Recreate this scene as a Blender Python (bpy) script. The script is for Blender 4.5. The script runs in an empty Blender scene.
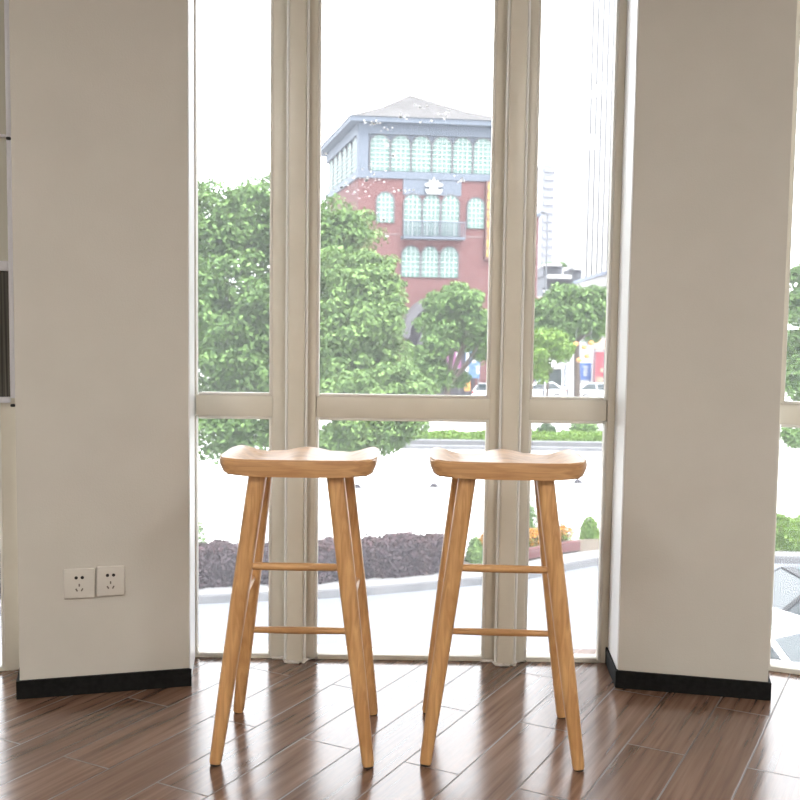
import bpy, bmesh, math, random
import numpy as np
from mathutils import Vector, Matrix
random.seed(7); rng = np.random.default_rng(7)
S = bpy.context.scene
COL = S.collection
R = math.radians

# ------------------------------------------------------------------ camera
FPX, PITCH, ROLL, EYE = 920.0, R(4.05), R(.79), 1.07
r0 = Vector((1, 0, 0)); fw = Vector((0, math.cos(PITCH), -math.sin(PITCH))); u0 = Vector((0, math.sin(PITCH), math.cos(PITCH)))
cr = math.cos(ROLL) * r0 + math.sin(ROLL) * u0
cu = -math.sin(ROLL) * r0 + math.cos(ROLL) * u0
cam = bpy.data.objects.new('camera', bpy.data.cameras.new('camera')); COL.objects.link(cam)
cam.matrix_world = Matrix(((cr.x, cu.x, -fw.x, 0), (cr.y, cu.y, -fw.y, 0), (cr.z, cu.z, -fw.z, EYE), (0, 0, 0, 1)))
cam.data.sensor_width = 36; cam.data.lens = FPX / 800 * 36
cam.data.clip_start = .05; cam.data.clip_end = 1000
cam.data.dof.use_dof = True; cam.data.dof.focus_distance = 2.4; cam.data.dof.aperture_fstop = 9
S.camera = cam
def at(x, y, Y):
    d = fw * FPX + cr * (x - 400) - cu * (y - 400)
    return Vector((0, 0, EYE)) + d * (Y / d.y)

# ------------------------------------------------------------------ materials
def mat(name, col=(.5, .5, .5), rough=.6, metal=0., spec=.5, emit=None, estr=0, trans=0):
    m = bpy.data.materials.new(name); m.use_nodes = True
    b = m.node_tree.nodes['Principled BSDF']
    b.inputs['Base Color'].default_value = (*col, 1); b.inputs['Roughness'].default_value = rough
    b.inputs['Metallic'].default_value = metal; b.inputs['Specular IOR Level'].default_value = spec
    if emit: b.inputs['Emission Color'].default_value = (*emit, 1); b.inputs['Emission Strength'].default_value = estr
    return m
def nd(m, t, **kw):
    n = m.node_tree.nodes.new(t)
    for k, v in kw.items():
        if k in n.bl_rna.properties: setattr(n, k, v)
        else: n.inputs[k.replace('_', ' ')].default_value = v
    return n
def lk(m, a, b): m.node_tree.links.new(a, b)
def ramp(m, fac, stops):
    n = m.node_tree.nodes.new('ShaderNodeValToRGB'); e = n.color_ramp.elements
    while len(e) < len(stops): e.new(.5)
    for i, (p, c) in enumerate(stops): e[i].position = p; e[i].color = (*c, 1)
    lk(m, fac, n.inputs[0]); return n.outputs[0]
def bsdf(m): return m.node_tree.nodes['Principled BSDF']
def noisy(name, c1, c2, scale=20, rough=.7, bump=0, stretch=(1, 1, 1), detail=4, spec=.4, lo=.35, hi=.65, bscale=None):
    m = mat(name, c1, rough, spec=spec)
    tc = nd(m, 'ShaderNodeTexCoord'); mp = nd(m, 'ShaderNodeMapping'); mp.inputs['Scale'].default_value = stretch
    lk(m, tc.outputs['Object'], mp.inputs[0])
    n = nd(m, 'ShaderNodeTexNoise'); n.inputs['Scale'].default_value = scale; n.inputs['Detail'].default_value = detail
    lk(m, mp.outputs[0], n.inputs[0])
    lk(m, ramp(m, n.outputs[0], [(lo, c1), (hi, c2)]), bsdf(m).inputs['Base Color'])
    if bump:
        n2 = nd(m, 'ShaderNodeTexNoise'); n2.inputs['Scale'].default_value = bscale or scale * 4; lk(m, mp.outputs[0], n2.inputs[0])
        b = nd(m, 'ShaderNodeBump'); b.inputs['Strength'].default_value = bump; b.inputs['Distance'].default_value = .002
        lk(m, n2.outputs[0], b.inputs['Height']); lk(m, b.outputs[0], bsdf(m).inputs['Normal'])
    return m

def floor_material():
    m = mat('wood_plank_tile', rough=.2, spec=.8)
    tc = nd(m, 'ShaderNodeTexCoord'); sx = nd(m, 'ShaderNodeSeparateXYZ'); lk(m, tc.outputs['Object'], sx.inputs[0])
    a = R(30.5)
    def dot(cx, cy, off):
        p = nd(m, 'ShaderNodeMath', operation='MULTIPLY'); p.inputs[1].default_value = cx; lk(m, sx.outputs[0], p.inputs[0])
        q = nd(m, 'ShaderNodeMath', operation='MULTIPLY_ADD'); q.inputs[1].default_value = cy; lk(m, sx.outputs[1], q.inputs[0]); lk(m, p.outputs[0], q.inputs[2])
        s = nd(m, 'ShaderNodeMath', operation='ADD'); s.inputs[1].default_value = off; lk(m, q.outputs[0], s.inputs[0])
        return s.outputs[0]
    nx, ny = math.cos(a), -math.sin(a); dx, dy = math.sin(a), math.cos(a)
    W, L = .1485, .73
    n = dot(nx, ny, .375 + W * 40)
    d = dot(dx - .089 * nx, dy - .089 * ny, OFFS)
    cb = nd(m, 'ShaderNodeCombineXYZ'); lk(m, d, cb.inputs[0]); lk(m, n, cb.inputs[1])
    br = nd(m, 'ShaderNodeTexBrick'); lk(m, cb.outputs[0], br.inputs['Vector'])
    br.offset = .5; br.offset_frequency = 2
    for k, v in (('Scale', 1), ('Mortar Size', .0024), ('Mortar Smooth', .3), ('Bias', 0), ('Brick Width', L), ('Row Height', W)): br.inputs[k].default_value = v
    br.inputs['Color1'].default_value = (0, 0, 0, 1); br.inputs['Color2'].default_value = (1, 1, 1, 1); br.inputs['Mortar'].default_value = (.5, .5, .5, 1)
    # grain
    rnd = nd(m, 'ShaderNodeMath', operation='MULTIPLY'); rnd.inputs[1].default_value = 37.; lk(m, br.outputs['Color'], rnd.inputs[0])
    sc = nd(m, 'ShaderNodeCombineXYZ')
    ds = nd(m, 'ShaderNodeMath', operation='MULTIPLY'); ds.inputs[1].default_value = 1.5; lk(m, d, ds.inputs[0])
    ns = nd(m, 'ShaderNodeMath', operation='MULTIPLY'); ns.inputs[1].default_value = 34.; lk(m, n, ns.inputs[0])
    lk(m, ds.outputs[0], sc.inputs[0]); lk(m, ns.outputs[0], sc.inputs[1]); lk(m, rnd.outputs[0], sc.inputs[2])
    no = nd(m, 'ShaderNodeTexNoise'); no.inputs['Scale'].default_value = 1.6; no.inputs['Detail'].default_value = 8; no.inputs['Distortion'].default_value = .15
    lk(m, sc.outputs[0], no.inputs[0])
    wood = ramp(m, no.outputs[0], [(.30, (.090, .048, .031)), (.5, (.165, .096, .066)), (.72, (.24, .150, .108))])
    tint = nd(m, 'ShaderNodeMix', data_type='RGBA', blend_type='MULTIPLY'); tint.inputs['Factor'].default_value = 1
    lk(m, wood, tint.inputs['A']); lk(m, ramp(m, br.outputs['Color'], [(0, (.82, .80, .80)), (1, (1.12, 1.12, 1.12))]), tint.inputs['B'])
    mx = nd(m, 'ShaderNodeMix', data_type='RGBA'); lk(m, br.outputs['Fac'], mx.inputs['Factor'])
    lk(m, tint.outputs['Result'], mx.inputs['A']); mx.inputs['B'].default_value = (.105, .085, .075, 1)
    lk(m, mx.outputs['Result'], bsdf(m).inputs['Base Color'])
    rr = nd(m, 'ShaderNodeMapRange'); rr.inputs['To Min'].default_value = .13; rr.inputs['To Max'].default_value = .26
    lk(m, no.outputs[0], rr.inputs[0])
    rm = nd(m, 'ShaderNodeMix', data_type='FLOAT'); lk(m, br.outputs['Fac'], rm.inputs['Factor']); lk(m, rr.outputs[0], rm.inputs['A']); rm.inputs['B'].default_value = .5
    lk(m, rm.outputs['Result'], bsdf(m).inputs['Roughness'])
    h = nd(m, 'ShaderNodeMath', operation='MULTIPLY_ADD'); h.inputs[1].default_value = -1.2; lk(m, br.outputs['Fac'], h.inputs[0]); 
    g = nd(m, 'ShaderNodeMath', operation='MULTIPLY'); g.inputs[1].default_value = .35; lk(m, no.outputs[0], g.inputs[0]); lk(m, g.outputs[0], h.inputs[2])
    b = nd(m, 'ShaderNodeBump'); b.inputs['Strength'].default_value = .35; b.inputs['Distance'].default_value = .0015
    lk(m, h.outputs[0], b.inputs['Height']); lk(m, b.outputs[0], bsdf(m).inputs['Normal'])
    bsdf(m).inputs['IOR'].default_value = 1.58
    return m
OFFS = -2.408 + .73 * 20 + .73 * .5

def wood_material(name, stretch, c1, c2, rough=.33):
    m = mat(name, c1, rough, spec=.6)
    tc = nd(m, 'ShaderNodeTexCoord'); mp = nd(m, 'ShaderNodeMapping'); mp.inputs['Scale'].default_value = stretch
    lk(m, tc.outputs['Object'], mp.inputs[0])
    n = nd(m, 'ShaderNodeTexNoise'); n.inputs['Scale'].default_value = 3; n.inputs['Detail'].default_value = 7; n.inputs['Distortion'].default_value = 1.2
    lk(m, mp.outputs[0], n.inputs[0])
    lk(m, ramp(m, n.outputs[0], [(.34, c1), (.5, tuple((a + b) / 2 for a, b in zip(c1, c2))), (.68, c2)]), bsdf(m).inputs['Base Color'])
    b = nd(m, 'ShaderNodeBump'); b.inputs['Strength'].default_value = .12; b.inputs['Distance'].default_value = .001
    lk(m, n.outputs[0], b.inputs['Height']); lk(m, b.outputs[0], bsdf(m).inputs['Normal'])
    return m

def leaf_material(name, dark, light, tr=.25):
    m = mat(name, light, .6, spec=.12)
    g = nd(m, 'ShaderNodeNewGeometry')
    lk(m, ramp(m, g.outputs['Random Per Island'], [(0, dark), (.55, tuple((a + b) / 2 for a, b in zip(dark, light))), (1, light)]), bsdf(m).inputs['Base Color'])
    t = nd(m, 'ShaderNodeBsdfTranslucent'); t.inputs[0].default_value = (light[0] * 1.2, light[1] * 1.2, light[2] * .7, 1)
    x = nd(m, 'ShaderNodeMixShader'); x.inputs[0].default_value = tr
    lk(m, bsdf(m).outputs[0], x.inputs[1]); lk(m, t.outputs[0], x.inputs[2])
    lk(m, x.outputs[0], m.node_tree.nodes['Material Output'].inputs[0]); return m

def glass_material(name, veil=.035, tintc=(1, 1, 1)):
    m = bpy.data.materials.new(name); m.use_nodes = True; nt = m.node_tree; nt.nodes.clear()
    o = nt.nodes.new('ShaderNodeOutputMaterial'); t = nt.nodes.new('ShaderNodeBsdfTransparent'); t.inputs[0].default_value = (*tintc, 1)
    gl = nt.nodes.new('ShaderNodeBsdfGlossy'); gl.inputs['Roughness'].default_value = .02
    fr = nt.nodes.new('ShaderNodeFresnel'); fr.inputs[0].default_value = 1.3
    a = nt.nodes.new('ShaderNodeMixShader'); nt.links.new(fr.outputs[0], a.inputs[0]); nt.links.new(t.outputs[0], a.inputs[1]); nt.links.new(gl.outputs[0], a.inputs[2])
    d = nt.nodes.new('ShaderNodeBsdfTranslucent'); d.inputs[0].default_value = (.95, .96, 1, 1)
    b = nt.nodes.new('ShaderNodeMixShader'); b.inputs[0].default_value = veil  # translucent share stands in for the glare haze over the view
    nt.links.new(a.outputs[0], b.inputs[1]); nt.links.new(d.outputs[0], b.inputs[2]); nt.links.new(b.outputs[0], o.inputs[0])
    return m

def residue_material():
    m = mat('white_glue_residue', (.9, .9, .9), .8); t = nd(m, 'ShaderNodeBsdfTranslucent'); t.inputs[0].default_value = (.9, .9, .9, 1)
    x = nd(m, 'ShaderNodeMixShader'); x.inputs[0].default_value = .93
    lk(m, bsdf(m).outputs[0], x.inputs[1]); lk(m, t.outputs[0], x.inputs[2]); lk(m, x.outputs[0], m.node_tree.nodes['Material Output'].inputs[0]); return m
def brick_material():
    m = mat('red_brick', rough=.85, spec=.2)
    tc = nd(m, 'ShaderNodeTexCoord'); sx = nd(m, 'ShaderNodeSeparateXYZ'); lk(m, tc.outputs['Object'], sx.inputs[0])
    ad = nd(m, 'ShaderNodeMath', operation='ADD'); lk(m, sx.outputs[0], ad.inputs[0]); lk(m, sx.outputs[1], ad.inputs[1])
    cb = nd(m, 'ShaderNodeCombineXYZ'); lk(m, ad.outputs[0], cb.inputs[0]); lk(m, sx.outputs[2], cb.inputs[1])
    br = nd(m, 'ShaderNodeTexBrick'); lk(m, cb.outputs[0], br.inputs['Vector'])
    for k, v in (('Scale', 1), ('Mortar Size', .015), ('Brick Width', .5), ('Row Height', .16)): br.inputs[k].default_value = v
    br.inputs['Color1'].default_value = (.080, .033, .034, 1); br.inputs['Color2'].default_value = (.106, .046, .046, 1); br.inputs['Mortar'].default_value = (.11, .066, .066, 1)
    lk(m, br.outputs['Color'], bsdf(m).inputs['Base Color']); return m

M = dict(
    paint=noisy('beige_wall_paint', (.552, .531, .483), (.572, .551, .503), 6, .75, .25, bscale=260, spec=.25),
    black=noisy('black_skirting_stone', (.005, .005, .005), (.011, .011, .011), 60, .75, spec=.15),
    frame=noisy('cream_window_aluminium', (.66, .625, .535), (.69, .655, .565), 9, .32, spec=.4),
    palebead=mat('cream_glazing_bead', (.70, .68, .62), .4), bead=mat('silver_white_bead', (.80, .80, .78), .25), lit_reveal=mat('lit_reveal_white', (.86, .87, .88), .35), whiteframe=mat('white_vent_aluminium', (.72, .73, .78), .4),
    ceil=mat('white_ceiling_paint', (.75, .72, .66), .9), facade=mat('outer_wall_render', (.3, .29, .28), .9),
    floor=floor_material(), seat=wood_material('pale_ash_seat', (2.2, 14, 26), (.45, .225, .080), (.66, .385, .165), .5),
    leg=wood_material('pale_ash_leg', (22, 22, 2.2), (.44, .225, .082), (.63, .365, .155), .36),
    rung=wood_material('pale_ash_rung', (2.2, 22, 22), (.44, .225, .082), (.63, .365, .155), .36),
    felt=mat('dark_felt', (.02, .015, .012), .95), socket=mat('white_socket_plastic', (.60, .575, .525), .35), hole=mat('socket_hole', (.01, .008, .008), .6), socket_hole2=mat('recessed_socket_slot', (.14, .12, .10), .6),
    glass=glass_material('glare_veiled_glass', .030), rubber=mat('black_hinge', (.01, .01, .01), .6), sealant=noisy('old_white_sealant', (.55, .52, .47), (.75, .72, .68), 80, .5),
    blind=noisy('grey_slatted_screen', (.030, .028, .024), (.14, .13, .11), 14, .7, stretch=(14, 14, .1)), blank=mat('cream_blank_panel', (.50, .49, .42), .6),
    residue=residue_material(),
    road=noisy('pale_asphalt', (.098, .106, .122), (.120, .128, .145), .6, .9), plaza=noisy('white_paving', (.42, .42, .42), (.5, .5, .5), .3, .9),
    kerb=noisy('granite_kerb', (.085, .088, .095), (.12, .122, .13), 3, .85), kerbtop=mat('pale_kerb_top', (.145, .145, .15), .8), soil=noisy('bed_soil', (.05, .04, .03), (.09, .07, .05), 5, .95),
    brick=brick_material(), slate=noisy('grey_roof_tile', (.036, .034, .035), (.056, .053, .054), 1.2, .8), bluegrey=mat('blue_grey_render', (.066, .082, .108), .7),
    palewin=mat('pale_window_bars', (.22, .25, .245), .6), teal=mat('pale_teal_glass', (.052, .108, .093), .5), greystone=mat('grey_arch_stone', (.06, .058, .066), .8), coursestone=mat('pale_course_stone', (.14, .10, .10), .8), darkhole=mat('dark_opening', (.018, .016, .022), .9),
    yellow=mat('yellow_sign_lettering', (.34, .25, .07), .5), signdark=mat('dark_red_sign_board', (.07, .028, .03), .7), emblem=mat('white_emblem', (.28, .28, .27), .6),
    trunk=noisy('tree_bark', (.03, .022, .018), (.06, .045, .035), 8, .9), leaf=leaf_material('green_tree_leaf', (.020, .045, .017), (.140, .235, .074), .15),
    leafpale=leaf_material('pale_green_tree_leaf', (.026, .056, .019), (.165, .262, .086), .15), leafgrey=leaf_material('grey_green_tree_leaf', (.018, .036, .018), (.066, .115, .050)),
    hedgeleaf=leaf_material('purple_hedge_leaf', (.014, .013, .017), (.085, .062, .072), .1), hedgetop=leaf_material('pink_hedge_tips', (.035, .028, .034), (.13, .075, .085), .2),
    limeleaf=leaf_material('bright_green_leaf', (.05, .11, .02), (.16, .25, .055), .2), flower=leaf_material('orange_petal', (.14, .09, .02), (.38, .16, .02), .2),
    white=mat('white_car_paint', (.75, .77, .8), .18), roof_sky_tint=mat('pale_cyan_sky_tint', (.085, .13, .14), .2), carglass=mat('car_glass', (.02, .028, .032), .15, spec=.5), darkpaint=mat('dark_car_paint', (.02, .021, .024), .5, spec=.2), tyre=mat('tyre_rubber', (.02, .02, .022), .8), hub=mat('alloy_hub', (.3, .3, .3), .35, .6),
    red=mat('red_lamp_lens', (.25, .02, .02), .3), lens=mat('clear_lamp_lens', (.5, .5, .5), .15), darktrim=mat('dark_car_trim', (.03, .03, .035), .5),
    towerwhite=mat('white_tower_pier', (.30, .30, .305), .7), towergrey=mat('grey_tower_strip', (.115, .115, .118), .6), haze=mat('hazed_lilac_tower', (.165, .17, .19), .8), hazewin=mat('hazed_tower_window', (.145, .15, .175), .8),  # distance haze is mixed into the far tower's pale colours
    podium=mat('white_podium_wall', (.35, .35, .35), .8), coping=mat('blue_coping', (.10, .13, .2), .6), terrace=mat('grey_terrace_wall', (.075, .08, .095), .8), terracewhite=mat('white_terrace_slab', (.3, .3, .3), .8),
    hoardred=mat('pink_red_hoarding', (.22, .035, .05), .6), hoardpeach=mat('peach_hoarding', (.32, .19, .14), .6), blue=mat('blue_poster', (.03, .075, .22), .5), paper=mat('white_board', (.34, .35, .36), .6), ink=mat('dark_lettering', (.02, .03, .05), .6),
    lightblue=mat('light_blue_board', (.06, .12, .22), .5), booth=mat('dark_green_booth', (.018, .03, .03), .6), pink=mat('pink_poster', (.16, .05, .12), .6), orange=mat('orange_board', (.35, .16, .04), .6), polegrey=mat('grey_steel_pole', (.06, .065, .075), .5),
    lamp=mat('fill_panel_glow', (.9, .9, .9), .5, emit=(1, .965, .92), estr=LAMP if 'LAMP' in globals() else 49),
)
# ------------------------------------------------------------------ mesh helpers
class MB:
    def __init__(s): s.bm = bmesh.new()
    def box(s, c, size, rot=None, bevel=0, seg=2):
        r = bmesh.ops.create_cube(s.bm, size=1); vs = r['verts']
        bmesh.ops.scale(s.bm, vec=size, verts=vs)
        if bevel:
            es = list({e for v in vs for e in v.link_edges})
            q = bmesh.ops.bevel(s.bm, geom=es, offset=bevel, segments=seg, affect='EDGES', profile=.5)
            vs = list({v for f in q['faces'] for v in f.verts} | {v for v in vs if v.is_valid})
        Mx = Matrix.Translation(c) @ (rot.to_4x4() if rot is not None else Matrix())
        bmesh.ops.transform(s.bm, matrix=Mx, verts=vs); return s
    def prism(s, pts, z0, z1):
        a = [s.bm.verts.new((x, y, z0)) for x, y in pts]; b = [s.bm.verts.new((x, y, z1)) for x, y in pts]; n = len(pts)
        s.bm.faces.new(a[::-1]); s.bm.faces.new(b)
        for i in range(n): s.bm.faces.new((a[i], a[(i + 1) % n], b[(i + 1) % n], b[i]))
        return s
    def poly(s, pts3): s.bm.faces.new([s.bm.verts.new(p) for p in pts3]); return s
    def slab(s, pts3, off):            # polygon thickened by vector off
        a = [s.bm.verts.new(p) for p in pts3]; b = [s.bm.verts.new(Vector(p) + Vector(off)) for p in pts3]; n = len(a)
        s.bm.faces.new(a); s.bm.faces.new(b[::-1])
        for i in range(n): s.bm.faces.new((a[i], b[i], b[(i + 1) % n], a[(i + 1) % n]))
        return s
    def tube(s, path, rad, n=10, sq=0):  # path of points, radii; sq>0 squares the section
        P = [Vector(p) for p in path]; rad = rad if isinstance(rad, (list, tuple)) else [rad] * len(P)
        rings = []; prev = None
        for i, p in enumerate(P):
            t = (P[min(i + 1, len(P) - 1)] - P[max(i - 1, 0)]).normalized()
            ref = Vector((1, 0, 0)) if abs(t.x) < .9 else Vector((0, 1, 0))
            u = (ref - t * ref.dot(t)).normalized(); v = t.cross(u)
            ring = []
            for k in range(n):
                a = 2 * math.pi * k / n; ca, sa = math.cos(a), math.sin(a)
                m = (abs(ca) ** (2 + sq) + abs(sa) ** (2 + sq)) ** (-1 / (2 + sq))
                ring.append(s.bm.verts.new(p + (u * ca + v * sa) * rad[i] * m))
            rings.append(ring)
        for a, b in zip(rings, rings[1:]):
            for k in range(n): s.bm.faces.new((a[k], a[(k + 1) % n], b[(k + 1) % n], b[k]))
        s.bm.faces.new(rings[0][::-1]); s.bm.faces.new(rings[-1]); return s
    def loft(s, rings, cap=True):
        R_ = [[s.bm.verts.new(p) for p in r] for r in rings]; n = len(R_[0])
        for a, b in zip(R_, R_[1:]):
            for k in range(n): s.bm.faces.new((a[k], a[(k + 1) % n], b[(k + 1) % n], b[k]))
        if cap: s.bm.faces.new(R_[0][::-1]); s.bm.faces.new(R_[-1])
        return s
    def ball(s, c, r, sc=(1, 1, 1), seg=12):
        q = bmesh.ops.create_uvsphere(s.bm, u_segments=seg, v_segments=max(6, seg // 2), radius=r)
        bmesh.ops.scale(s.bm, vec=sc, verts=q['verts']); bmesh.ops.translate(s.bm, vec=c, verts=q['verts']); return s
    def build(s, name, m, parent=None, smooth=False, loc=None):
        bmesh.ops.recalc_face_normals(s.bm, faces=s.bm.faces)
        me = bpy.data.meshes.new(name); s.bm.to_mesh(me); s.bm.free()
        o = bpy.data.objects.new(name, me); COL.objects.link(o); me.materials.append(m)
        if smooth:
            for p in me.polygons: p.use_smooth = True
            me.set_sharp_from_angle(angle=R(38))
        if parent: o.parent = parent
        if loc is not None: o.location = loc
        return o
def tag(o, label=None, cat=None, group=None, kind=None):
    if label: o['label'] = label
    if cat: o['category'] = cat
    if group: o['group'] = group
    if kind: o['kind'] = kind
    return o
def empty(name, loc=(0, 0, 0), rz=0):
    o = bpy.data.objects.new(name, None); COL.objects.link(o); o.location = loc; o.rotation_euler.z = rz; o.empty_display_size = .1; return o
def copy_tree(o, parent=None):
    c = o.copy(); COL.objects.link(c); c.parent = parent
    for ch in [x for x in bpy.data.objects if x.parent == o]: copy_tree(ch, c)
    return c
def struct(o, label=None): o['kind'] = 'structure'; return o if not label else tag(o, label)
def RZ(a): return Matrix.Rotation(a, 3, 'Z')

# ------------------------------------------------------------------ room shell
CEIL = 2.8
# window line: left bay, straight centre, right bay (positions on the floor, metres)
LB0, LB1 = Vector((-2.75, 2.26)), Vector((-.70, 3.005))
RB0, RB1 = Vector((.715, 3.00)), Vector((2.75, 2.26))
outline = [(-3.2, -3.6), (3.2, -3.6), (3.2, 2.20), (2.72, 2.43), (1.2, 3.05), (.72, 3.10), (-.72, 3.10), (-1.2, 2.97), (-2.72, 2.40), (-3.2, 2.20)]
struct(MB().prism(outline, -.12, 0).build('floor', M['floor']))
struct(MB().prism(outline, CEIL, CEIL + .2).build('ceiling', M['ceil']))
struct(MB().box((-3.27, -.75, 1.4), (.14, 5.9, 2.8)).build('wall_left', M['paint']))
struct(MB().box((3.27, -.75, 1.4), (.14, 5.9, 2.8)).build('wall_right', M['paint']))
struct(MB().box((0, -3.67, 1.4), (6.68, .14, 2.8)).build('wall_back', M['paint']))
def pillar(name, pts): return struct(MB().prism(pts, 0, CEIL).build(name, M['paint']))
def offset_poly(pts, d):
    c = sum((Vector(p) for p in pts), Vector((0, 0))) / len(pts); n = len(pts); out = []
    for i in range(n):
        p, a, b = Vector(pts[i]), Vector(pts[i - 1]), Vector(pts[(i + 1) % n])
        e1 = (p - a).normalized(); e2 = (b - p).normalized(); n1 = Vector((e1.y, -e1.x)); n2 = Vector((e2.y, -e2.x))
        k = (n1 + n2) / (1 + n1.dot(n2)); out.append(tuple(p + k * d))
    return out
LP = [(-1.093, 2.606), (-.629, 2.724), (-.666, 2.960), (-1.165, 2.825)]
RP = [(.681, 2.757), (1.107, 2.674), (1.155, 2.86), (.698, 2.975)]
pillar('wall_pillar_left', LP); pillar('wall_pillar_right', RP)
def skirting(name, pts):
    o = offset_poly(pts, .009); q = offset_poly(pts, -.004)
    m = MB()
    for i, j in (((3, 0), (0, 1)) if 'left' in name else ((3, 0), (0, 1), (1, 2))):
        m.prism([o[i], o[j], q[j], q[i]], .001, .054)
    return struct(m.build(name, M['black']))
struct(MB().prism([(.6775, 2.7615), (.682, 2.7615), (.699, 2.962), (.6945, 2.962)], .055, CEIL).build('trim_5', M['lit_reveal']))  # whiter strip laid on; window light on this side is in its colour
struct(MB().prism([(-.6295, 2.728), (-.6255, 2.728), (-.6625, 2.959), (-.6665, 2.959)], .001, CEIL).build('trim_4', M['lit_reveal']))  # same added strip on the left pillar, window light in its white
skirting('baseboard_left', LP); skirting('baseboard_right', RP)

# ------------------------------------------------------------------ windows
YF, YB = 2.965, 3.03
ZR0, ZR1 = .800, .868
def window(name, p0, p1, s0, s1, zr0=ZR0, zr1=ZR1, residue=None):
    """p0,p1: floor ends left to right seen from inside; s0,s1 stile widths"""
    p0, p1 = Vector(p0), Vector(p1); L = (p1 - p0).length; a = math.atan2((p1 - p0).y, (p1 - p0).x)
    w = struct(empty(name, (p0.x, p0.y, 0), a)); D = YB - YF
    top = 2.55
    m = MB()
    for x0, x1, z0, z1 in ((0, s0, .0, CEIL), (L - s1, L, .0, CEIL), (s0, L - s1, top, CEIL), (s0, L - s1, 0, .007)):
        m.box(((x0 + x1) / 2, D / 2, (z0 + z1) / 2), (x1 - x0, D, z1 - z0), bevel=.002)
    m.build('frame', M['frame'], w, True)
    MB().box((L / 2, D / 2, (zr0 + zr1) / 2), (L - s0 - s1, D, zr1 - zr0), bevel=.003).build('crossbar', M['frame'], w, True)
    b = MB(); t = .009
    for z0, z1 in ((zr1, top), (.007, zr0)):
        for x in (s0 + t / 2, L - s1 - t / 2): b.box((x, .015, (z0 + z1) / 2), (t, .03, z1 - z0), bevel=.002)
        for z in (z0 + t / 2, z1 - t / 2): b.box((L / 2, .015, z), (L - s0 - s1 - 2 * t, .03, t), bevel=.002)
    b.build('glazing_bead', M['palebead'], w, True)
    for z0, z1 in ((zr1, top), (.007, zr0)):
        MB().box((L / 2, .036, (z0 + z1) / 2), (L - s0 - s1, .006, z1 - z0)).build('pane', M['glass'], w)
    return w
window('window_1', (-.709, YF), (-.358, YF), .042, .056)
w2 = window('window_2', (-.306, YF), (.328, YF), .034, .039)
window('window_3', (.381, YF), (.702, YF), .038, .030)
# bays at both sides
dR = (Vector((1.287, 2.863)) - Vector((1.215, 2.922))).normalized()
pr = Vector((1.158, 2.935)); aR = R(-22); pe = pr + Vector((math.cos(aR), math.sin(aR))) * 1.62
w4 = window('window_4', pr, pe, .048, .05, .803, .868)
MB().box((.048 + .009, .004, 1.71), (.018, .03, 1.68), bevel=.002).build('sash_stile', M['frame'], w4, True)
pl = Vector((-1.170, 2.842)); aL = R(20); ps = pl - Vector((math.cos(aL), math.sin(aL))) * 1.62
w5 = window('window_5', ps, pl, .05, .062, .79, .80)
# opening vent with slatted screen in the left bay (upper half)
L5 = 1.62
v = MB()
for x, w_, z0, z1 in ((L5 - .024, .018, .86, 2.5),): v.box((x, -.012, (z0 + z1) / 2), (w_, .024, z1 - z0), bevel=.003)
for z, h_ in ((.855, .018), (1.262, .030), (1.65, .008), (2.085, .02)): v.box((L5 / 2 + .009, -.012, z), (L5 - .084, .024, h_), bevel=.003)
v.build('vent_frame', M['whiteframe'], w5, True)
MB().box((L5 / 2 + .009, -.004, 1.055), (L5 - .084, .012, .385)).build('slatted_screen', M['blind'], w5)
MB().box((L5 / 2 + .009, -.004, 1.88), (L5 - .084, .012, 1.21)).build('blank_panel', M['blank'], w5)
for z in (.838, 1.642, 2.075): MB().box((L5 - .026, -.026, z), (.014, .01, .009), bevel=.003).build('hinge', M['rubber'], w5)
# posts between the three centre panes
for i, (x0, x1) in enumerate(((-.359, -.305), (.327, .381))):
    p = MB().box(((x0 + x1) / 2, 2.988, CEIL / 2), (x1 - x0, .122, CEIL), bevel=.005, seg=3).build('trim_%d' % (i + 1), M['frame'], None, True); struct(p)
    m = MB()
    m.tube([(x0 - .05, 2.958, .004), (x0 - .012, 2.956, .006), (x0 - .002, 2.925, .005), (x0 + .01, 2.921, .006), (x1 - .012, 2.921, .004), (x1 + .002, 2.926, .006), (x1 + .012, 2.956, .004), (x1 + .045, 2.958, .005)], [.004, .006, .005, .006, .004, .007, .005, .004], 8)
    m.build('sealant', M['sealant'], p, True)
    for xs in (x0 - .0045, x1 + .0045): MB().tube([(xs, 2.937, .006), (xs, 2.937, CEIL - .01)], .0045, 10).build('cover_bead', M['bead'], p, True)
# wall strips filling the corners between bays, posts and pillars
struct(MB().prism([(-.77, 3.00), (-.712, 2.972), (-.712, 3.06), (-.75, 3.08)], 0, CEIL).build('trim_3', M['frame']))
def wallstrip(name, a, b): 
    a, b = Vector(a), Vector(b); n = (b - a).normalized(); n = Vector((-n.y, n.x)) * .08
    struct(MB().prism([tuple(a), tuple(b), tuple(b + n), tuple(a + n)], 0, CEIL).build(name, M['paint']))
wallstrip('wall_bay_left', (-3.2, ps.y - .2), tuple(ps)); wallstrip('wall_bay_right', tuple(pe), (3.2, pe.y - .2))
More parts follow.
